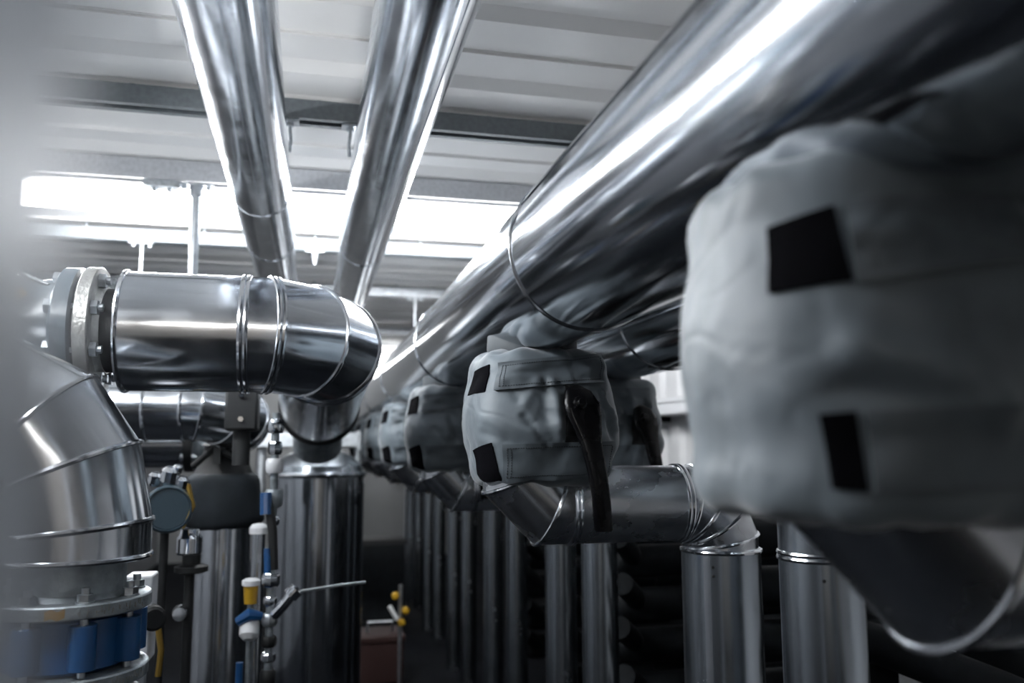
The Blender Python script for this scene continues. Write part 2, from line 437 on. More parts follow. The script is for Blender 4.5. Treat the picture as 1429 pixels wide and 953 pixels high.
hB = header(BX, [-3.0, 0.8, 2.4, 4.0, 5.6, 7.2, 9.65], 'second clad header pipe half hidden behind the larger one', BY)

# ================================================================== INSULATED VALVES
class Jacket:
    def __init__(s, a=0.178, b=0.172, h=0.176, n=3.0, m=6.0, seed=0, creases=(), amp=1.0, hub=(0.055, 0.005)):
        s.a, s.b, s.h, s.n, s.m, s.seed, s.cr, s.amp, s.hub = a, b, h, n, m, seed, creases, amp, hub
    def point(s, phi, th, off=0.0):
        """phi 0 faces the viewer (-Y); th from -85 (bottom) to 85 degrees (top)."""
        n, m = s.n, s.m
        rv = (abs(math.sin(th)) ** m + abs(math.cos(th)) ** m) ** (-1 / m); z = s.h * rv * math.sin(th); rho = rv * math.cos(th)
        rh = (abs(math.sin(phi)) ** n + abs(math.cos(phi)) ** n) ** (-1 / n)
        kx, ky, kz = rh * math.sin(phi), rh * math.cos(phi), z / s.h
        x, y = s.a * rho * kx, -s.b * rho * ky
        lower = max(0.0, -kz)
        w_ = rho ** (m - 1)
        nrm = V((math.copysign(abs(kx) ** (n - 1), kx) * w_, -math.copysign(abs(ky) ** (n - 1), ky) * w_, math.copysign(abs(kz) ** (m - 1), kz))).normalized()
        d = 0.0
        q = V((x, y, z)) * 9 + V((s.seed * 3.7, s.seed * 1.3, 0))
        d += noise.noise(q) * 0.0055 + noise.noise(q * 2.3) * 0.003 + noise.noise(q * 5) * 0.0008
        # puckers under the top edge and above the bottom edge
        edge = math.exp(-((abs(z) / s.h - 0.93) / 0.10) ** 2)
        d += edge * 0.0035 * math.sin(phi * 11 + s.seed + 2 * noise.noise(q * 0.7))
        # the body bulges between the two straps, more on the front
        d += 0.012 * math.exp(-((z + 0.01) / 0.07) ** 2) - 0.006 * math.exp(-((z - 0.105) / 0.03) ** 2) - 0.006 * math.exp(-((z + 0.10) / 0.03) ** 2)
        if y < 0.0 and s.hub:
            hx, hz = s.hub; rr = math.hypot(x - hx, (z - hz) * 0.8); an = math.atan2(z - hz, x - hx)
            wv = math.sin(an * 7 + 2.2 * noise.noise(V((an, s.seed, 0))) + s.seed)
            d += 0.0035 * (abs(wv) ** 0.5 * math.copysign(1, wv)) * math.exp(-((rr - 0.080) / 0.034) ** 2)
            d += 0.010 * math.exp(-((rr - 0.055) / 0.022) ** 2) - 0.016 * math.exp(-(rr / 0.040) ** 2)
        # sharp little folds of heavy cloth
        fo = noise.noise(V((x * 9 + s.seed, y * 9, z * 17))); d -= 0.0022 * max(0.0, 1 - abs(fo) / 0.08)
        if y < 0.02:
            for (x0, z0, x1, z1, wd, am) in s.cr:
                vx, vz = x1 - x0, z1 - z0; L2 = vx * vx + vz * vz
                t = ((x - x0) * vx + (z - z0) * vz) / L2; tc = min(1, max(0, t))
                dd = math.hypot(x - x0 - vx * tc, z - z0 - vz * tc)
                d += 0.75 * am * math.exp(-(dd / wd) ** 2)
        p = V((x, y, z)) + nrm * (d * s.amp + off)
        p.x += 0.022 * math.exp(-((z + 0.075) / 0.05) ** 2) * max(0.0, math.sin(phi)) ** 2
        if lower > 0: p.x -= 0.010 * max(0.0, lower - 0.75) * 4 * max(0.0, math.sin(phi))
        if lower > 9: p.x += 0.014 * lower * max(0, math.sin(phi))
        return p
    def uv(s, x, z):
        k = max(-1, min(1, z / s.h)); rho = (1 - abs(k) ** s.m) ** (1 / s.m); th = math.atan2(k, rho)
        t = max(-1, min(1, x / (s.a * max(rho, 0.05)))); phi = math.atan2(t, (1 - abs(t) ** s.n) ** (1 / s.n))
        return phi, th
    def cover(s, root, org, m, nphi=120, nth=56, open_top=False):
        rings = []
        for i in range(nth + 1):
            f = -1 + 2 * i / nth; th = math.radians(86) * f if f < 0 else math.radians(57 if open_top else 86) * f
            rings.append([org + s.point(2 * PI * (j / nphi) - PI, th) for j in range(nphi)])
        mb = MB(); mb.loft(rings, True, not open_top)
        return mb.build('jacket', m, root, sharp=80)
    def patch(s, root, org, name, m, quad, off=0.006, nu=26, nv=8, puff=0.0, thick=0.008, deg=False):
        """quad: four (x, z) corners, counter-clockwise from the lower left."""
        (ax, az), (bx, bz), (cx, cz), (dx, dz) = quad
        def P(u, v, o):
            x = (1 - v) * ((1 - u) * ax + u * bx) + v * ((1 - u) * dx + u * cx)
            z = (1 - v) * ((1 - u) * az + u * bz) + v * ((1 - u) * dz + u * cz)
            phi, th = (math.radians(x), s.uv(0, z)[1]) if deg else s.uv(x, z)
            if deg: x = phi * 0.15
            w = puff * noise.noise(V((x * 14, z * 30, s.seed))) * (4 * v * (1 - v)) if puff else 0
            return org + s.point(phi, th, o + w)
        top = [[P(i / nu, j / nv, off) for i in range(nu + 1)] for j in range(nv + 1)]
        mb = MB(); mb.loft(top, closed=False)
        border = [(i / nu, 0) for i in range(nu)] + [(1, j / nv) for j in range(nv)] + [(1 - i / nu, 1) for i in range(nu)] + [(0, 1 - j / nv) for j in range(nv)]
        mb.loft([[P(u, v, off - thick) for u, v in border], [P(u, v, off) for u, v in border]])
        o = mb.build(name, m, root, sharp=60)
        return o, P
    def stitches(s, strap, P, off, inset=(0.035, 0.12), n=44):
        mb = MB(); iu, iv = inset
        segs = []
        for k in range(n):
            u0, u1 = iu + (1 - 2 * iu) * k / n, iu + (1 - 2 * iu) * (k + 0.55) / n
            segs += [((u0, iv), (u1, iv)), ((u0, 1 - iv), (u1, 1 - iv))]
        for k in range(n // 4):
            v0, v1 = iv + (1 - 2 * iv) * k / (n // 4), iv + (1 - 2 * iv) * (k + 0.55) / (n // 4)
            segs += [((iu, v0), (iu, v1)), ((1 - iu, v0), (1 - iu, v1)), ((iu + 0.03, v0), (iu + 0.03, v1))]
        for (a, b) in segs:
            mb.tube([P(a[0], a[1], off), P(b[0], b[1], off)], 0.0011, 4)
        o = mb.build('stitching', 'stitch', strap); o['kind'] = 'stuff'

FRONT_CREASES = [(-0.078, 0.000, -0.026, -0.066, 0.0075, -0.012), (-0.058, -0.034, -0.022, -0.066, 0.012, 0.006),
                 (-0.010, 0.085, 0.004, -0.052, 0.016, 0.017), (-0.045, 0.085, -0.075, 0.030, 0.012, 0.008), (-0.027, 0.085, -0.030, 0.000, 0.009, -0.006),
                 (-0.13, 0.00, -0.06, -0.02, 0.035, 0.010), (-0.15, -0.04, -0.09, -0.07, 0.010, -0.006),
                 (0.108, 0.055, 0.140, -0.05, 0.008, -0.008), (0.120, 0.06, 0.155, -0.03, 0.009, 0.008), (-0.11, 0.075, -0.09, 0.04, 0.008, -0.005)]

def lever(root, org, pts, widths, thick, name='lever', hub=True):
    rings = []
    for (x, y, z), wd in zip(pts, widths):
        r = []
        for k in range(12):
            t = 2 * PI * k / 12
            r.append(org + V((x + wd / 2 * math.copysign(abs(math.cos(t)) ** 0.6, math.cos(t)), y + thick / 2 * math.copysign(abs(math.sin(t)) ** 0.6, math.sin(t)), z)))
        rings.append(r)
    mb = MB(); mb.loft(rings, True, True); o = mb.build(name, 'lever', root, sharp=60)
    x, y, z = pts[2]
    b = MB(); b.lathe(org + V((x - 0.008, y - thick / 2 + 0.004, z)), (0.1, -1, 0.1), [(0, 0.017), (0.010, 0.016), (0.013, 0.010), (0.018, 0.009)], 14); b.build('lever_bolt', 'lever', o)
    b = MB(); b.lathe(org + V((x + 0.010, y + thick / 2 - 0.01, z)), (0, 1, 0), [(0, 0.030), (0.08, 0.028)], 20); b.build('lever_stem', 'lever', o)
    return o

def valve(loc, label, J, group='insulated valves under the first header', lev=True, stitch=True, res=(120, 56), up=None, low=None, patches=None, cat='valve'):
    org = V(loc)
    t = thing('insulated_valve', loc, label, cat, group)
    J.cover(t, org, 'fabric', *res, open_top=True)
    up = up or [(-0.138, 0.062), (0.125, 0.085), (0.125, 0.150), (-0.132, 0.128)]
    low = low or [(-0.120, -0.150), (0.140, -0.140), (0.138, -0.058), (-0.122, -0.066)]
    o, P = J.patch(t, org, 'strap', 'fabric_front', up, 0.010, puff=0.012, nu=48, nv=14, thick=0.014)
    if stitch: J.stitches(o, P, 0.0105)
    o, P = J.patch(t, org, 'strap', 'fabric_front', low, 0.010, puff=0.004, nu=40, nv=10, thick=0.014)
    if stitch: J.stitches(o, P, 0.0105)
    patches = patches or ([(-80, 0.056), (-52, 0.060), (-52, 0.128), (-76, 0.116)], [(-72, -0.150), (-42, -0.152), (-46, -0.062), (-72, -0.080)])
    for q in patches: J.patch(t, org, 'hook_patch', 'velcro', q, 0.0035, 8, 6, deg=True)
    if lev:
        # dark opening of the cover and the lever that comes out of it
        J.patch(t, org, 'lever_opening', 'black', [(0.016, -0.085), (0.098, -0.068), (0.108, 0.035), (0.022, 0.074)], 0.003, 12, 12)
        lever(t, org, [(0.046, -0.185, 0.073), (0.048, -0.196, 0.060), (0.054, -0.205, 0.030), (0.058, -0.212, 0.000), (0.064, -0.216, -0.03), (0.071, -0.224, -0.07), (0.083, -0.232, -0.14), (0.091, -0.230, -0.20), (0.096, -0.226, -0.262), (0.096, -0.226, -0.266)],
              [0.020, 0.066, 0.090, 0.088, 0.070, 0.052, 0.045, 0.044, 0.043, 0.036], 0.026)
    return t
ZJ = 1.573
GA, GB = 'insulated valves under the first header', 'insulated valves under the second header'
J1 = Jacket(seed=1, h=0.171, creases=FRONT_CREASES)
v1 = valve((AX + 0.012, 2.09, ZJ), 'sharp grey insulated valve cover with black lever, centre of the row under the large header', J1, GA, res=(200, 96))
J2 = Jacket(seed=4, h=0.172, creases=[(-0.055, 0.06, -0.040, -0.03, 0.012, 0.018), (-0.03, 0.055, 0.03, -0.03, 0.013, 0.014), (-0.09, 0.0, -0.05, -0.05, 0.010, -0.012), (-0.02, 0.0, 0.0, -0.05, 0.008, -0.010), (0.0, 0.07, 0.02, 0.0, 0.010, 0.010)])
v2 = valve((AX, 3.36, ZJ), 'grey insulated valve cover with black lever, partly hidden behind the sharp one', J2, GA, res=(150, 72))
v3 = dup(v2, (AX, 4.65, ZJ), 'dim grey insulated valve cover, second back from the sharp one', GA)
for y, o in zip(AY[4:], ('third', 'fourth', 'fifth')): dup(v2, (AX, y, ZJ), 'far dim insulated valve cover, %s back from the sharp one under the first header' % o, GA)
# near one, out of focus, no lever in view
J0 = Jacket(a=0.175, b=0.175, h=0.178, n=2.5, m=10.0, seed=9, hub=None, amp=0.8, creases=[(-0.11, -0.02, 0.0, -0.07, 0.02, 0.018), (-0.12, -0.055, -0.03, -0.06, 0.014, -0.014), (-0.02, 0.01, 0.10, -0.05, 0.025, -0.014), (0.0, 0.10, 0.12, 0.13, 0.015, -0.012)])
v0 = valve((AX + 0.02, AY[0], 1.604), 'huge out-of-focus grey insulated valve cover filling the right of the view', J0, GA, lev=False, stitch=False, res=(180, 88),
           up=[(-0.112, 0.036), (0.10, 0.070), (0.10, 0.125), (-0.118, 0.112)], low=[(-0.108, -0.142), (0.12, -0.135), (0.12, -0.065), (-0.112, -0.074)],
           patches=([(-60, 0.036), (-38, 0.040), (-42, 0.112), (-62, 0.102)], [(-46, -0.140), (-37, -0.142), (-39, -0.074), (-48, -0.076)]))
JB = Jacket(seed=6, a=0.165, b=0.16, creases=[(-0.03, 0.06, -0.045, -0.06, 0.014, 0.018), (0.02, 0.06, 0.06, -0.05, 0.012, 0.014), (0.06, 0.07, 0.11, -0.02, 0.012, -0.010)])
bup = [(-0.140, 0.035), (0.085, 0.045), (0.095, 0.135), (-0.135, 0.130)]
blow = [(-0.12, -0.155), (0.06, -0.155), (0.06, -0.065), (-0.12, -0.066)]
vb1 = valve((BX, 2.95, ZJ), 'grey insulated valve cover under the second header, just behind the sharp one', JB, GB, res=(130, 64), up=bup, low=blow, stitch=False)
dup(vb1, (BX, BY[0], ZJ), 'insulated valve cover under the second header, hidden behind the huge near one', GB)
for y, o in zip(BY[2:], ('second', 'third', 'fourth', 'fifth')): dup(vb1, (BX, y, ZJ), 'far insulated valve cover under the second header, %s counting back from the sharp cover' % o, GB)

# ================================================================== BRANCH PIPES
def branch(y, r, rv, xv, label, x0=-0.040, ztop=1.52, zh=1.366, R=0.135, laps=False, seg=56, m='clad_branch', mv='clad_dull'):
    t = thing('branch_pipe', (xv, y, 0), label, 'pipe', 'branch pipes from the first header')
    p = V((AX + x0, y, ztop)); c1, e1 = bend((p.x, y, zh + R), (0, 0, -1), (1, 0, 0), R, 2)
    e1 = V((p.x + R, y, zh)); x2 = xv - R
    c2, e2 = bend((x2, y, zh), (1, 0, 0), (0, 0, -1), R, 4)
    pts = [V((p.x, y, zh + R + 0.06))] + c1 + [e1, V((x2, y, zh))] + c2 + [e2 + V((0, 0, 0.002))]
    pipe(t, pts, r, m, rb=0.0048, joints=range(1, len(pts) - 1), seg=seg, double=(3, 4))
    zt = zh - R
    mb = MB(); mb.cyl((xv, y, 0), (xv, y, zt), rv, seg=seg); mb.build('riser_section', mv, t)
    b = MB(); bead(b, circ((xv, y, zt), (0, 0, 1), rv, seg), (0, 0, 1), 0.005); b.build('seam_ring', 'bead', t)
    if rv < r - 0.004:
        mb = MB(); mb.cyl((xv, y, zt - 0.06), (xv, y, zt + 0.004), rv, r, seg); mb.build('reducer', m, t)
    return t
b1 = branch(2.05, 0.0965, 0.102, 1.055, 'shiny clad branch pipe bending twice below the sharp valve cover', laps=True, zh=1.356, R=0.122)
lap(b1, (1.055, 2.05, 1.225), (1.055, 2.05, 0.0), 0.102, 0.75, 0.018, 'clad', rivets=2)
branch(AY[0], 0.105, 0.105, 1.03, 'blurred clad branch pipe below the huge near valve cover', x0=0.015, zh=1.395, R=0.16)
for i, y in enumerate(AY[2:]):
    branch(y - 0.04, 0.090, (0.064, 0.055, 0.052, 0.052, 0.052)[i], 1.0,
           ['clad branch pipe and thin riser below the partly hidden valve cover', 'clad branch pipe and thin riser below the third valve cover back'][i] if i < 2 else 'distant clad branch pipe with thin riser, %s back from the shiny bent one' % ('third', 'fourth', 'fifth')[i - 2], zh=1.345 if i else 1.34, R=0.12, seg=32)
for i, y in enumerate(BY):
    rv = (0.090, 0.066, 0.056, 0.052, 0.052, 0.052)[i]; x = (1.118, 1.035, 1.045, 1.04, 1.04, 1.04)[i]
    lab = ['wide vertical clad riser beside the huge near valve cover', 'thin vertical riser standing just behind the first thin one under the bent pipe', 'thin vertical riser of the second pair back'][i] if i < 3 else 'distant thin vertical riser of the %s pair back' % ('third', 'fourth', 'fifth')[i - 3]
    t = thing('riser_pipe', (x, y, 0), lab, 'pipe', 'vertical risers from the second header')
    zs = [0, 1.26, 1.50]
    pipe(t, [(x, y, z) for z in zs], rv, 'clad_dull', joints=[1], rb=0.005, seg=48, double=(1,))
    if i == 0: lap(t, (x, y, 1.24), (x, y, 0), rv, 0.9, 0.016, 'clad_dull', rivets=1)

# ================================================================== LEFT: BIG BEND PIPE WITH FLANGE
def bolts(root, c, d, rc, n, rb, h0, h1, name='bolt', phase=0.0, skip=None):
    """Bolts round a flange: shank from h0 to h1 along d, hex nut at both ends as a sub-part."""
    d = V(d).normalized(); u, v = frame(d)
    for k in range(n):
        a = phase + 2 * PI * k / n
        q = V(c) + (u * math.cos(a) + v * math.sin(a)) * rc
        mb = MB(); mb.cyl(q + d * (h0 - rb * 1.6), q + d * (h1 + rb * 2.6), rb, seg=10); o = mb.build(name, 'zinc', root)
        for h, s in ((h0, -1), (h1, 1)):
            b = MB(); hexnut(b, q + d * h, d * s, rb * 1.9, rb * 1.5); b.build('nut', 'zinc', o)

YT, ZT, RT = 2.40, 1.812, 0.160
tb = thing('bend_pipe', (-0.3, YT, 1.6), 'large shiny clad pipe with segmented bend hanging at eye level', 'pipe')
e = V((0, 0.9945, -0.105))
c, end = bend((-0.178, YT, ZT), (1, 0, 0), e, 0.215, 3)
pts = [V((-0.485, YT, ZT)), V((-0.178, YT, ZT))] + c + [end, end + e * 1.05]
pipe(tb, pts, RT, 'clad', rb=0.006, joints=range(0, len(pts) - 1), seg=72, double=(1, 2))
b = MB(); bead(b, circ(end + e * 1.05, e, RT, 64), e, 0.011); b.build('end_ring', 'black', tb)
mb = MB(); q = end + e * 1.04; mb.tube([q, q + e * 0.25, q + e * 0.42 + V((0, 0, -0.04)), q + e * 0.50 + V((0, 0, -0.12)), V((q.x, (q + e * 0.50).y, 1.52))], 0.115, 32)
mb.build('drop_leg', 'cast', tb)
mb = MB(); mb.cyl((-0.56, YT, ZT), (-0.46, YT, ZT), 0.112, seg=40); mb.build('pipe_stub', 'black', tb)
mb = MB(); mb.lathe((-0.580, YT, ZT), (1, 0, 0), [(0, 0.165), (0.003, 0.168), (0.032, 0.168), (0.035, 0.165), (0.035, 0.125), (0.05, 0.115)], 56); mb.build('flange', 'castpale', tb)

gv = thing('valve_body', (-0.75, YT, 1.6), 'grey painted valve body bolted to the big bend pipe', 'valve')
mb = MB(); mb.lathe((-0.590, YT, ZT), (-1, 0, 0), [(0, 0.158), (0.004, 0.164), (0.040, 0.164), (0.045, 0.158), (0.055, 0.135), (0.10, 0.128), (0.20, 0.150), (0.30, 0.165), (0.45, 0.160), (0.55, 0.130)], 56)
mb.build('body', 'valvegrey', gv)
mb = MB(); mb.cyl((-0.590, YT, ZT), (-0.580, YT, ZT), 0.145, seg=48); mb.build('gasket', 'black', gv)
bolts(gv, (-0.6, YT, ZT), (1, 0, 0), 0.138, 8, 0.0105, -0.036, 0.056, phase=0.30)
mb = MB()
for k in range(16):
    a = 2 * PI * k / 16; mb.v.append((-0.725 + 0.026 * math.cos(a), YT - 0.1165 - 0.006, ZT + 0.073 + 0.014 * math.sin(a)))
mb.f.append(tuple(range(16))); 
mb.loft([[(x, y, z) for x, y, z in mb.v[:16]], [(x, y + 0.02, z) for x, y, z in mb.v[:16]]])
tag(mb.build('sticker', 'yellow', gv), 'small yellow oval sticker')
mb = MB(); mb.tube([(-1.0, YT - 0.02, 1.98), (-0.85, YT - 0.05, 1.965), (-0.74, YT - 0.06, 1.95), (-0.66, YT - 0.08, 1.915)], 0.006, 10); mb.build('casting_rib', 'valvegrey', gv)

# ================================================================== LEFT: LOWER BEND, FLANGES, BLUE VALVE
YL, XL, RL = 2.05, -0.500, 0.160
lb = thing('lower_bend_pipe', (XL, YL, 1.2), 'clad pipe with segmented bend standing on the blue valve', 'pipe')
O = [V((-0.340, YL, 1.327)), V((-0.374, YL, 1.514)), V((-0.475, YL, 1.662)), V((-0.70, YL, 1.782)), V((-1.15, YL, 1.80))]   # outer edge of the bend
pts = [V((XL, YL, 1.266)), V((XL, YL, 1.327))]
for i in (1, 2, 3):
    d0, d1 = (O[i] - O[i - 1]).normalized(), (O[i + 1] - O[i]).normalized()
    n0, n1 = V((d0.z * -1, 0, d0.x)), V((d1.z * -1, 0, d1.x)); b_ = (n0 + n1).normalized()
    pts.append(O[i] + b_ * (RL / b_.dot(n0)))
pts.append(V((-1.15, YL, 1.80 - RL)))
pipe(lb, pts, RL, 'clad', rb=0.0055, joints=range(0, len(pts) - 1), seg=72)
lap(lb, pts[1] + V((0, 0, 0.01)), pts[1] + V((0, 0, 0.06)), RL, 2.2, 0.01, 'clad', rivets=1)
mb = MB(); mb.cyl((XL, YL, 1.19), (XL, YL, 1.275), 0.112, seg=48); mb.build('pipe_stub', 'cast', lb)

def ring_marks(root, c, r, h, n, a0, a1, seed):
    """Cast lettering on a flange rim, too worn to read: small raised strokes."""
    rnd = random.Random(seed); mb = MB()
    for k in range(n):
        if rnd.random() < 0.22: continue
        a = a0 + (a1 - a0) * k / n
        for s in range(3):
            aa = a + rnd.uniform(-0.012, 0.012); z0 = c.z + rnd.uniform(-0.3, 0.05) * h; z1 = z0 + rnd.uniform(0.15, 0.4) * h
            p = V((c.x + math.sin(aa) * (r + 0.0002), c.y - math.cos(aa) * (r + 0.0002), z0)); q = p.copy(); q.z = z1
            if rnd.random() < 0.4: q = V((c.x + math.sin(aa + 0.025) * r, c.y - math.cos(aa + 0.025) * r, z0 + 0.03 * h))
            mb.tube([p, q], 0.0010, 5)
    o = mb.build('rim_marking', 'castpale', root); o['kind'] = 'stuff'

bv = thing('butterfly_valve', (XL, YL, 1.0), 'blue lugged valve clamped between two grey flanges', 'valve')
FR = 0.166
for z, nm in ((1.170, 'flange'), (1.022, 'flange')):
    mb = MB(); mb.lathe((XL, YL, z - 0.014), (0, 0, 1), [(0, FR - 0.003), (0.003, FR), (0.026, FR), (0.029, FR - 0.003), (0.029, 0.125), (0.04, 0.115)] if z > 1.1 else [(-0.012, 0.115), (0, 0.125), (0, FR - 0.003), (0.003, FR), (0.026, FR), (0.029, FR - 0.003)], 64)
    o = mb.build(nm, 'cast', bv)
    ring_marks(bv, V((XL, YL, z + 0.001)), FR, 0.03, 22, 0.35, 1.45, int(z * 100))
    if z > 1.1:
        mb = MB(); rows = []
        for zz in (z - 0.009, z + 0.009): rows.append([(XL + math.sin(a) * (FR + 0.0006), YL - math.cos(a) * (FR + 0.0006), zz + 0.003 * math.sin(a * 40)) for a in (-0.02, 0.05, 0.12, 0.2)])
        mb.loft(rows, closed=False); tag(mb.build('paint_stain', 'orange', bv), 'ochre stain on flange rim')
mb = MB(); mb.lathe((XL, YL, 1.037), (0, 0, 1), [(0, 0.112), (0.01, 0.128), (0.108, 0.128), (0.118, 0.112)], 56); mb.build('valve_ring', 'blue', bv)
for k in range(8):
    a = 0.06 + 2 * PI * k / 8 + PI / 8
    q = V((XL + math.sin(a) * 0.138, YL - math.cos(a) * 0.138, 0))
    mb = MB(); mb.cyl((q.x, q.y, 1.052), (q.x, q.y, 1.142), 0.026, seg=20)
    n = V((math.sin(a), -math.cos(a), 0)); s = V((n.y, -n.x, 0))
    mb.loft([[q - s * 0.026 - n * 0.03 + V((0, 0, z)), q - s * 0.026 + V((0, 0, z)), q + s * 0.026 + V((0, 0, z)), q + s * 0.026 - n * 0.03 + V((0, 0, z))] for z in (1.054, 1.140)], True, True)
    mb.build('lug', 'blue', bv, sharp=40, bevel=0.002)
    mb = MB(); mb.cyl((q.x, q.y, 0.985), (q.x, q.y, 1.215), 0.0085, seg=12); o = mb.build('bolt', 'zinc', bv)
    for z, s2 in ((1.185, 1), (1.008, -1)):
        b = MB(); b.cyl((q.x, q.y, z), (q.x, q.y, z + s2 * 0.003), 0.019, seg=16); hexnut(b, (q.x, q.y, z + s2 * 0.003), (0, 0, s2), 0.0165, 0.014); b.build('nut', 'zinc', o)
lp = thing('lower_stand_pipe', (XL, YL, 0), 'clad pipe rising from the floor to the lower grey flange', 'pipe')
mb = MB(); mb.cyl((XL, YL, 0.90), (XL, YL, 0.998), 0.112, seg=40); mb.build('pipe_stub', 'cast', lp)
pipe(lp, [(XL, YL, 0), (XL, YL, 0.6), (XL, YL, 0.965)], 0.158, 'clad', joints=(1, 2), rb=0.0055, seg=64)

# ================================================================== LEFT BACKGROUND
rb_ = thing('rear_bend_pipe', (-0.7, 3.4, 1.5), 'blurred segmented clad pipe passing low behind the big bend', 'pipe')
c, end = bend((-0.47, 3.4, 1.655), (1, 0, 0), (0, 0.95, -0.3), 0.18, 3)
pts = [V((-1.5, 3.4, 1.655)), V((-0.72, 3.4, 1.655)), V((-0.60, 3.4, 1.655)), V((-0.47, 3.4, 1.655))] + c + [end, end + V((0, 0.95, -0.3)) * 0.02]
pipe(rb_, pts, 0.125, 'clad', rb=0.006, seg=48)

dp = thing('flanged_pipe', (-0.9, 4.0, 1.5), 'dark metal pipe with black end flange behind the lower bend', 'pipe')
mb = MB(); mb.cyl((-1.6, 4.0, 1.52), (-0.53, 4.0, 1.52), 0.105, seg=40); mb.build('cladding_section', 'clad', dp)
mb = MB(); mb.cyl((-0.535, 4.0, 1.52), (-0.50, 4.0, 1.52), 0.125, seg=40); mb.build('flange', 'black', dp)
mb = MB(); mb.cyl((-0.50, 4.0, 1.52), (-0.35, 4.0, 1.52), 0.085, seg=32); mb.build('pipe_stub', 'cast', dp)
bolts(dp, (-0.5, 4.0, 1.52), (1, 0, 0), 0.108, 8, 0.008, -0.035, 0.0, phase=0.2)

jp = thing('jacketed_pipe', (-0.333, 3.6, 0), 'vertical steel pipe topped by a dark grey fabric sleeve', 'pipe')
mb = MB(); mb.cyl((-0.333, 3.6, 0), (-0.333, 3.6, 1.20), 0.112, seg=48); mb.build('riser_section', 'clad', jp)
J = Jacket(a=0.142, b=0.142, h=0.112, n=2.05, m=9.0, seed=3, amp=0.5, hub=None)
J.cover(jp, V((-0.335, 3.6, 1.292)), 'sleeve', 72, 24).name = 'sleeve'
mb = MB(); mb.lathe((-0.335, 3.6, 1.40), (0.0, 0, 1), [(0, 0.115), (0.06, 0.085), (0.12, 0.078), (0.11, 0.09)], 32); mb.build('valve_neck', 'black', jp)
mb = MB(); mb.tube([(-0.44, 3.49, 1.43), (-0.36, 3.46, 1.50), (-0.28, 3.47, 1.46), (-0.22, 3.5, 1.53)], 0.013, 8); mb.build('neck_strap', 'black', jp)
mb = MB(); mb.box((-0.36, 3.43, 1.44), (-0.335, 3.47, 1.50)); mb.build('strap_buckle', 'black', jp)

# black valve actuator block between the bend and the sleeve
ab = thing('actuator_block', (-0.22, 3.1, 1.5), 'black actuator block tucked under the big bend', 'actuator')
mb = MB(); mb.box((-0.29, 3.05, 1.56), (-0.18, 3.2, 1.72)); mb.build('housing', 'black', ab, bevel=0.01)
mb = MB(); mb.cyl((-0.235, 3.12, 1.44), (-0.235, 3.12, 1.57), 0.03, seg=16); mb.build('stem', 'black', ab)
for z in (1.60, 1.68):
    b = MB(); hexnut(b, (-0.235, 3.05, z), (0, -1, 0), 0.010, 0.010); b.build('bolt', 'chrome', ab)
tk = thing('storage_tank', (0.045, 4.5, 0), 'tall metal-clad cylindrical tank behind the valve fittings', 'tank')
pipe(tk, [(0.045, 4.5, 0.0), (0.045, 4.5, 0.75), (0.045, 4.5, 1.36)], 0.238, 'tank', joints=(), rb=0.004, seg=72, name='tank_shell')
b = MB(); bead(b, circ((0.045, 4.5, 1.365), (0, 0, 1), 0.238, 72), (0, 0, 1), 0.012); b.build('top_band', 'bead', tk)
mb = MB(); mb.lathe((0.045, 4.5, 1.36), (0, 0, 1), [(0, 0.236), (0.05, 0.225), (0.10, 0.17), (0.13, 0.10), (0.14, 0.03)], 64); mb.build('tank_dome', 'clad_dull', tk)
mb = MB(); mb.cyl((0.045, 4.5, 1.48), (0.045, 4.5, 1.62), 0.07, seg=24); mb.cyl((0.045, 4.5, 1.60), (0.045, 4.5, 1.63), 0.11, seg=24); mb.build('nozzle', 'cast', tk)

gp = thing('grey_duct', (0.1, 5.6, 1.5), 'horizontal grey duct behind the tank top', 'duct')
mb = MB(); mb.box((-0.9, 5.55, 1.50), (0.33, 5.75, 1.60)); mb.build('duct_body', 'galv', gp, bevel=0.01)
for x in (-0.5, -0.1, 0.30):
    b = MB(); b.box((x, 5.54, 1.49), (x + 0.02, 5.76, 1.61)); b.build('duct_flange', 'galv', gp)
mb = MB(); mb.cyl((-0.3, 5.65, 0), (-0.3, 5.65, 1.5), 0.03, seg=12); mb.cyl((0.31, 5.65, 0), (0.31, 5.65, 1.5), 0.022, seg=12); mb.build('duct_leg', 'galv', gp)

# capped pipe, long lever valve and its string of fittings
cp = thing('capped_pipe', (-0.175, 3.3, 0), 'slim steel pipe with a bright rounded cap beside the fabric sleeve', 'pipe')
mb = MB(); mb.cyl((-0.175, 3.3, 0), (-0.175, 3.3, 1.19), 0.024, seg=20); mb.build('riser_section', 'clad', cp)
mb = MB(); mb.lathe((-0.175, 3.3, 1.185), (0, 0, 1), [(0, 0.034), (0.022, 0.034), (0.034, 0.024), (0.038, 0.005)], 20); mb.build('pipe_cap', 'white', cp)

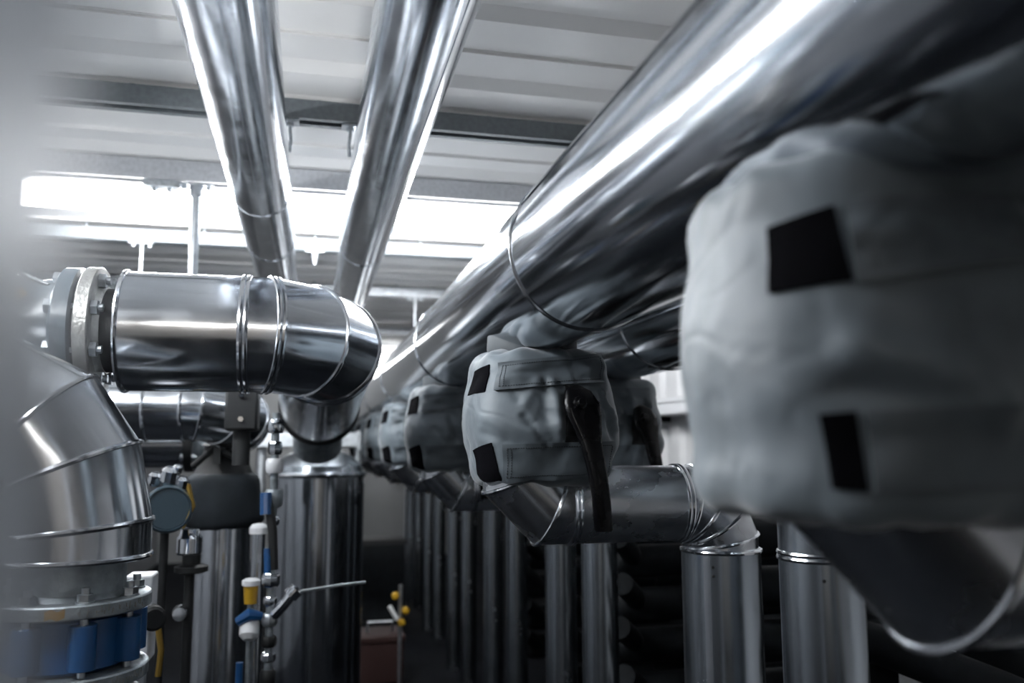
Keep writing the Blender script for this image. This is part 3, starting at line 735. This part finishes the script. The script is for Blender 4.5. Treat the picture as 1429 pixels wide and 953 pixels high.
fv = thing('ball_valve', (-0.115, 3.0, 0), 'string of metal fittings with a long black and blue lever', 'valve')
mb = MB(); mb.cyl((-0.115, 3.0, 0.0), (-0.115, 3.0, 1.62), 0.013, seg=14); mb.build('small_pipe', 'cast', fv)
for z, r, h, m in ((1.575, 0.028, 0.05, 'chrome'), (1.50, 0.024, 0.045, 'chrome'), (1.44, 0.030, 0.05, 'white'), (1.33, 0.032, 0.06, 'cast'), (1.255, 0.022, 0.03, 'chrome'), (1.06, 0.030, 0.045, 'chrome'), (0.99, 0.022, 0.03, 'chrome'),
                   (0.93, 0.026, 0.04, 'galv'), (0.86, 0.026, 0.035, 'black'), (0.81, 0.024, 0.03, 'chrome'), (0.745, 0.026, 0.05, 'black'), (0.69, 0.024, 0.03, 'chrome'), (0.60, 0.026, 0.04, 'galv'), (0.52, 0.02, 0.04, 'chrome')):
    b = MB(); b.lathe((-0.115, 3.0, z - h / 2), (0, 0, 1), [(0, r * 0.8), (h * 0.2, r), (h * 0.8, r), (h, r * 0.8)], 8 if h < 0.05 else 16); b.build('fitting', m, fv)
mb = MB(); mb.tube([(-0.135, 2.97, 1.335), (-0.125, 2.955, 1.30), (-0.112, 2.95, 1.22), (-0.105, 2.95, 1.10)], 0.015, 10); tag(mb.build('lever', 'black', fv), 'black lever')
mb = MB(); mb.tube([(-0.138, 2.955, 1.35), (-0.136, 2.945, 1.28)], 0.019, 10); mb.build('lever_grip', 'blue', fv)
mb = MB(); mb.tube([(-0.128, 2.945, 1.17), (-0.124, 2.94, 1.09)], 0.011, 10); mb.build('lever_grip', 'blue', fv)
mb = MB(); mb.tube([(-0.115, 3.0, 0.93), (-0.07, 2.98, 0.98), (-0.04, 2.97, 1.02)], 0.018, 10); mb.build('side_branch', 'chrome', fv)
mb = MB(); mb.lathe((-0.05, 2.97, 1.01), (0.6, 0, 0.6), [(0, 0.026), (0.03, 0.026), (0.035, 0.018)], 12); mb.build('branch_nut', 'chrome', fv)
mb = MB(); mb.tube([(-0.04, 2.975, 1.02), (0.10, 2.98, 1.035), (0.20, 3.0, 1.04)], 0.005, 8); mb.build('thin_rod', 'cast', fv)

sv = thing('drain_valve', (-0.165, 3.0, 0), 'small drain valve with yellow tag and blue handle on a slim pipe', 'valve')
mb = MB(); mb.cyl((-0.178, 3.0, 0), (-0.178, 3.0, 1.06), 0.010, seg=12); mb.build('small_pipe', 'cast', sv)
mb = MB(); mb.lathe((-0.178, 3.0, 0.985), (0, 0, 1), [(0, 0.020), (0.055, 0.024), (0.06, 0.020)], 14); mb.build('yellow_collar', 'yellow', sv)
mb = MB(); mb.lathe((-0.178, 3.0, 1.045), (0, 0, 1), [(0, 0.030), (0.016, 0.030), (0.022, 0.02)], 16); mb.build('cap', 'white', sv)
mb = MB(); mb.tube([(-0.215, 2.985, 0.93), (-0.178, 2.975, 0.955), (-0.14, 2.985, 0.945)], [0.016, 0.022, 0.014], 10); mb.build('handle', 'blue', sv)
mb = MB(); mb.lathe((-0.178, 2.99, 0.905), (0, -0.5, -1), [(-0.035, 0.02), (-0.02, 0.032), (0.02, 0.032), (0.035, 0.018)], 16); mb.build('drain_cap', 'white', sv)
mb = MB(); mb.cyl((-0.205, 2.99, 0.72), (-0.205, 2.99, 0.80), 0.012, seg=10); mb.build('tag_holder', 'blue', sv)
mb = MB(); mb.cyl((-0.205, 2.99, 0.64), (-0.205, 2.99, 0.715), 0.014, seg=10); mb.build('tag_cap', 'yellow', sv)
mb = MB(); mb.cyl((-0.206, 2.995, 0.6), (-0.178, 2.999, 0.6), 0.006, seg=8); mb.cyl((-0.205, 2.99, 0.58), (-0.205, 2.99, 0.8), 0.005, seg=8); mb.build('tag_arm', 'galv', sv)

# gauge, bright fitting and dark disc beyond the lower bend
ga = thing('pressure_gauge', (-0.46, 3.0, 0), 'dark round gauge on a slim stand beyond the lower bend', 'gauge')
mb = MB(); mb.lathe((-0.452, 2.99, 1.30), (0.25, -1, 0.1), [(-0.03, 0.05), (-0.02, 0.075), (0.03, 0.078), (0.04, 0.072), (0.041, 0.068), (0.034, 0.066)], 36); mb.build('gauge_case', 'gauge', ga)
mb = MB(); mb.lathe((-0.452, 2.99, 1.30), (0.25, -1, 0.1), [(0.034, 0.066), (0.036, 0.064)], 36); mb.build('gauge_face', 'gauge', ga)
mb = MB(); mb.cyl((-0.46, 3.02, 0), (-0.46, 3.02, 1.36), 0.014, seg=14); mb.build('stand', 'black', ga)
mb = MB()
for k, (x, z, r) in enumerate(((-0.50, 1.40, 0.022), (-0.455, 1.41, 0.030), (-0.415, 1.385, 0.024), (-0.43, 1.43, 0.016))):
    b = MB(); b.lathe((x, 3.0, z - r), (0.2, -0.2, 1), [(0, r * 0.7), (r * 0.4, r), (r * 1.6, r), (r * 2, r * 0.6)], 10); b.build('nut', 'chrome', ga)
mb.tube([(-0.52, 3.01, 1.40), (-0.46, 3.02, 1.38), (-0.40, 3.01, 1.39)], 0.014, 10); mb.build('pipe_tee', 'galv', ga)
mb = MB(); mb.tube([(-0.39, 2.99, 1.38), (-0.37, 2.98, 1.31), (-0.40, 2.97, 1.24)], 0.008, 8); tag(mb.build('brass_tube', 'brass', ga), 'thin brass tube')

ch = thing('union_fitting', (-0.385, 3.05, 0), 'bright chrome union above a black disc handle', 'fitting')
mb = MB(); mb.lathe((-0.385, 3.05, 1.145), (0, 0, 1), [(0, 0.036), (0.008, 0.042), (0.055, 0.042), (0.065, 0.034), (0.085, 0.03)], 28); mb.build('union_nut', 'chrome', ch)
mb = MB(); mb.lathe((-0.375, 3.05, 1.085), (0, 0, 1), [(0, 0.040), (0.006, 0.055), (0.022, 0.055), (0.03, 0.03), (0.06, 0.03)], 28); mb.build('disc_handle', 'black', ch)
mb = MB(); mb.cyl((-0.38, 3.05, 0), (-0.38, 3.05, 1.09), 0.016, seg=14); mb.build('small_pipe', 'black', ch)
mb = MB(); mb.lathe((-0.40, 3.03, 0.96), (0, -1, 0), [(-0.03, 0.02), (0.0, 0.028), (0.03, 0.022)], 12); mb.build('fitting', 'chrome', ch)

kb = thing('control_box', (-0.44, 2.65, 0), 'white control box on a post with a black knob, beside the blue valve', 'box')
mb = MB(); mb.box((-0.50, 2.62, 0.90), (-0.425, 2.72, 1.14)); mb.build('box_body', 'white', kb, bevel=0.006)
mb = MB(); mb.lathe((-0.415, 2.60, 1.025), (0.3, -1, 0), [(-0.045, 0.02), (-0.04, 0.034), (0.01, 0.034), (0.016, 0.026)], 20); mb.build('knob', 'black', kb)
mb = MB(); mb.tube([(-0.405, 2.63, 0.99), (-0.395, 2.63, 0.93), (-0.40, 2.63, 0.86)], 0.009, 8); tag(mb.build('brass_tube', 'brass', kb), 'short brass tube')
mb = MB(); mb.box((-0.48, 2.65, 0), (-0.44, 2.69, 0.9)); mb.build('post', 'galv', kb)

# ================================================================== END OF THE ROOM
bx = thing('tool_box', (0.50, 5.7, 0), 'brown-red box on the floor between the tank and the risers', 'box')
mb = MB(); mb.box((0.34, 5.55, 0.02), (0.62, 5.85, 0.27)); mb.build('box_body', 'red', bx, bevel=0.008)
mb = MB(); mb.box((0.33, 5.54, 0.27), (0.63, 5.86, 0.31)); mb.build('box_lid', 'red', bx, bevel=0.006)
mb = MB(); mb.tube([(0.40, 5.7, 0.31), (0.40, 5.7, 0.37), (0.56, 5.7, 0.37), (0.56, 5.7, 0.31)], 0.010, 8); mb.build('handle', 'galv', bx)
for x in (0.36, 0.58):
    mb = MB(); mb.box((x, 5.6, 0), (x + 0.02, 5.8, 0.02)); mb.build('foot', 'black', bx)
wc = thing('white_cabinet', (0.60, 11.1, 0), 'small white cabinet on a post at the far end of the header', 'cabinet')
mb = MB(); mb.box((0.50, 11.0, 1.17), (0.72, 11.2, 1.83)); mb.build('cabinet_body', 'white', wc, bevel=0.01)
mb = MB(); mb.box((0.51, 10.985, 1.19), (0.71, 11.0, 1.81)); mb.build('cabinet_door', 'white', wc)
mb = MB(); mb.box((0.58, 11.07, 0), (0.64, 11.13, 1.17)); mb.build('post', 'white', wc)
bk = thing('black_crate', (0.66, 7.6, 0), 'black crate on the floor behind the yellow taps', 'crate')
mb = MB(); mb.box((0.46, 7.5, 0.03), (0.84, 7.9, 0.66)); mb.build('crate_body', 'foam', bk, bevel=0.01)
mb = MB(); mb.box((0.45, 7.49, 0.66), (0.85, 7.91, 0.70)); mb.build('crate_lid', 'black', bk)
for x in (0.48, 0.78):
    mb = MB(); mb.box((x, 7.52, 0), (x + 0.04, 7.88, 0.03)); mb.build('foot', 'black', bk)
yt = thing('yellow_tap', (0.56, 5.3, 0), 'thin stand with three small yellow taps above the brown-red box', 'tap')
mb = MB(); mb.cyl((0.57, 5.32, 0), (0.57, 5.32, 0.66), 0.012, seg=10); mb.build('stand', 'galv', yt)
for x, z in ((0.535, 0.60), (0.60, 0.51), (0.575, 0.44)):
    b = MB(); b.lathe((x, 5.31, z), (0, -1, 0), [(-0.01, 0.016), (0.0, 0.022), (0.03, 0.022), (0.035, 0.012)], 12); b.build('tap_knob', 'yellow', yt)
mb = MB(); mb.tube([(0.50, 5.29, 0.54), (0.53, 5.29, 0.49), (0.55, 5.29, 0.46)], 0.014, 8); mb.build('tap_arm', 'white', yt)

# ================================================================== RIGHT: BLACK FOAM PIPES
GF = 'black foam pipes in the bank behind the risers'
proto = None
n = 0
COLS = ('column right behind the wide bent riser', 'column left beside the wide riser', 'column behind the first pair of thin risers', 'column between both thin pairs')
ORD = ('topmost', 'second from top', 'third from top', 'fourth from top', 'fifth from top', 'lowest')
for iy, y in enumerate((2.75, 3.5, 4.3, 5.1)):
    for iz in range(6):
        z = 1.18 - 0.178 * iz
        loc = (1.30, y + 0.04 * (iz % 2), z)
        lab = 'black foam pipe, %s in the %s' % (ORD[iz], COLS[iy])
        if proto is None:
            proto = tag(bpy.data.objects.new('foam_pipe', None), lab, 'pipe', GF); COL.objects.link(proto); proto.location = loc
            mb = MB(); o = V(loc)
            mb.lathe(o, (1, 0, 0), [(0, 0.02), (0.01, 0.045), (0.03, 0.066), (0.06, 0.072), (0.93, 0.072)], 24); mb.build('foam_sleeve', 'foam', proto)
            mb = MB(); mb.tube([o + V((0.10, 0, 0)), o + V((0.04, -0.10, 0.06)), o + V((-0.06, -0.24, 0.13))], 0.045, 14); mb.build('foam_branch', 'foam', proto)
            mb = MB(); bead(mb, circ(o + V((0.5, 0, 0)), (1, 0, 0), 0.072, 24), (1, 0, 0), 0.004); mb.build('clip_ring', 'black', proto)
        else:
            dup(proto, loc, lab, GF)
bp_ = thing('shade_board', (2.25, 5.5, 0), 'black board added to darken the wall behind the black foam pipes', 'board')  # added black sheet, stands in for the dark of the lower wall
mb = MB(); mb.box((2.24, 2.2, 0), (2.28, 11.9, 1.30)); mb.build('board_panel', 'foam', bp_)
mb = MB(); mb.box((2.23, 2.2, 1.30), (2.29, 11.9, 1.33)); mb.build('top_rail', 'black', bp_)
ct = thing('cable_trunking', (2.22, 4.7, 1.7), 'white cable trunking on the pale wall right of the second header cover', 'trunking')
mb = MB(); mb.box((2.15, 4.35, 1.70), (2.30, 5.4, 1.79)); mb.build('trunking_body', 'white', ct, bevel=0.005)
mb = MB(); mb.box((2.14, 4.35, 1.775), (2.29, 5.4, 1.80)); mb.build('trunking_lid', 'white', ct)
for y in (4.5, 5.1):
    mb = MB(); mb.box((2.2, y, 1.66), (2.30, y + 0.04, 1.70)); mb.build('wall_bracket', 'foam', ct)
# end frame of the bank: a perforated upright and the pale rail beside it
up = thing('perforated_upright', (2.18, 2.6, 0), 'pale perforated steel upright low beside the blurred branch pipe', 'upright')
mb = MB(); mb.box((2.03, 2.63, 0), (2.13, 2.65, 0.98)); mb.build('rail', 'white', up)
mb = MB()
z = 0.02
while z < 0.97:
    mb.box((2.15, 2.60, z), (2.165, 2.605, z + 0.05)); mb.box((2.205, 2.60, z), (2.22, 2.605, z + 0.05)); mb.box((2.15, 2.60, z), (2.22, 2.605, z + 0.018)); z += 0.05
mb.build('perforated_strip', 'galv', up)
mb = MB(); mb.box((2.14, 2.60, 0), (2.15, 2.65, 0.98)); mb.box((2.22, 2.60, 0), (2.23, 2.65, 0.98)); mb.build('flange_edge', 'galv', up)
mb = MB(); mb.box((2.13, 2.63, 0.3), (2.15, 2.65, 0.34)); mb.build('tie', 'galv', up)
dgp = thing('foam_pipe_diagonal', (1.7, 2.2, 0.85), 'black foam pipe sloping down beside the perforated upright', 'pipe')
mb = MB(); mb.tube([(1.60, 2.35, 0.93), (1.68, 2.25, 0.91), (1.95, 2.1, 0.80), (2.25, 1.95, 0.66)], 0.06, 16); mb.build('foam_sleeve', 'foam', dgp)
mb = MB(); mb.cyl((1.59, 2.36, 0.0), (1.59, 2.36, 0.96), 0.035, seg=14); mb.build('foam_leg', 'foam', dgp)

# ================================================================== NEAR POST AT THE LENS
cb = thing('steel_post', (-0.07, 0.05, 0), 'pale satin steel post very close to the lens, blurred along the left border', 'post')
mb = MB(); mb.box((-0.112, 0.02, 0.012), (-0.0325, 0.125, ZC)); mb.build('post_body', 'post', cb, bevel=0.004)
mb = MB(); mb.box((-0.16, -0.03, 0), (0.02, 0.175, 0.012)); mb.build('base_plate', 'galv', cb, bevel=0.002)
for x, y in ((-0.14, -0.01), (0.0, -0.01), (-0.14, 0.155), (0.0, 0.155)):
    mb = MB(); hexnut(mb, (x, y, 0.012), (0, 0, 1), 0.010, 0.010); mb.build('bolt', 'zinc', cb)
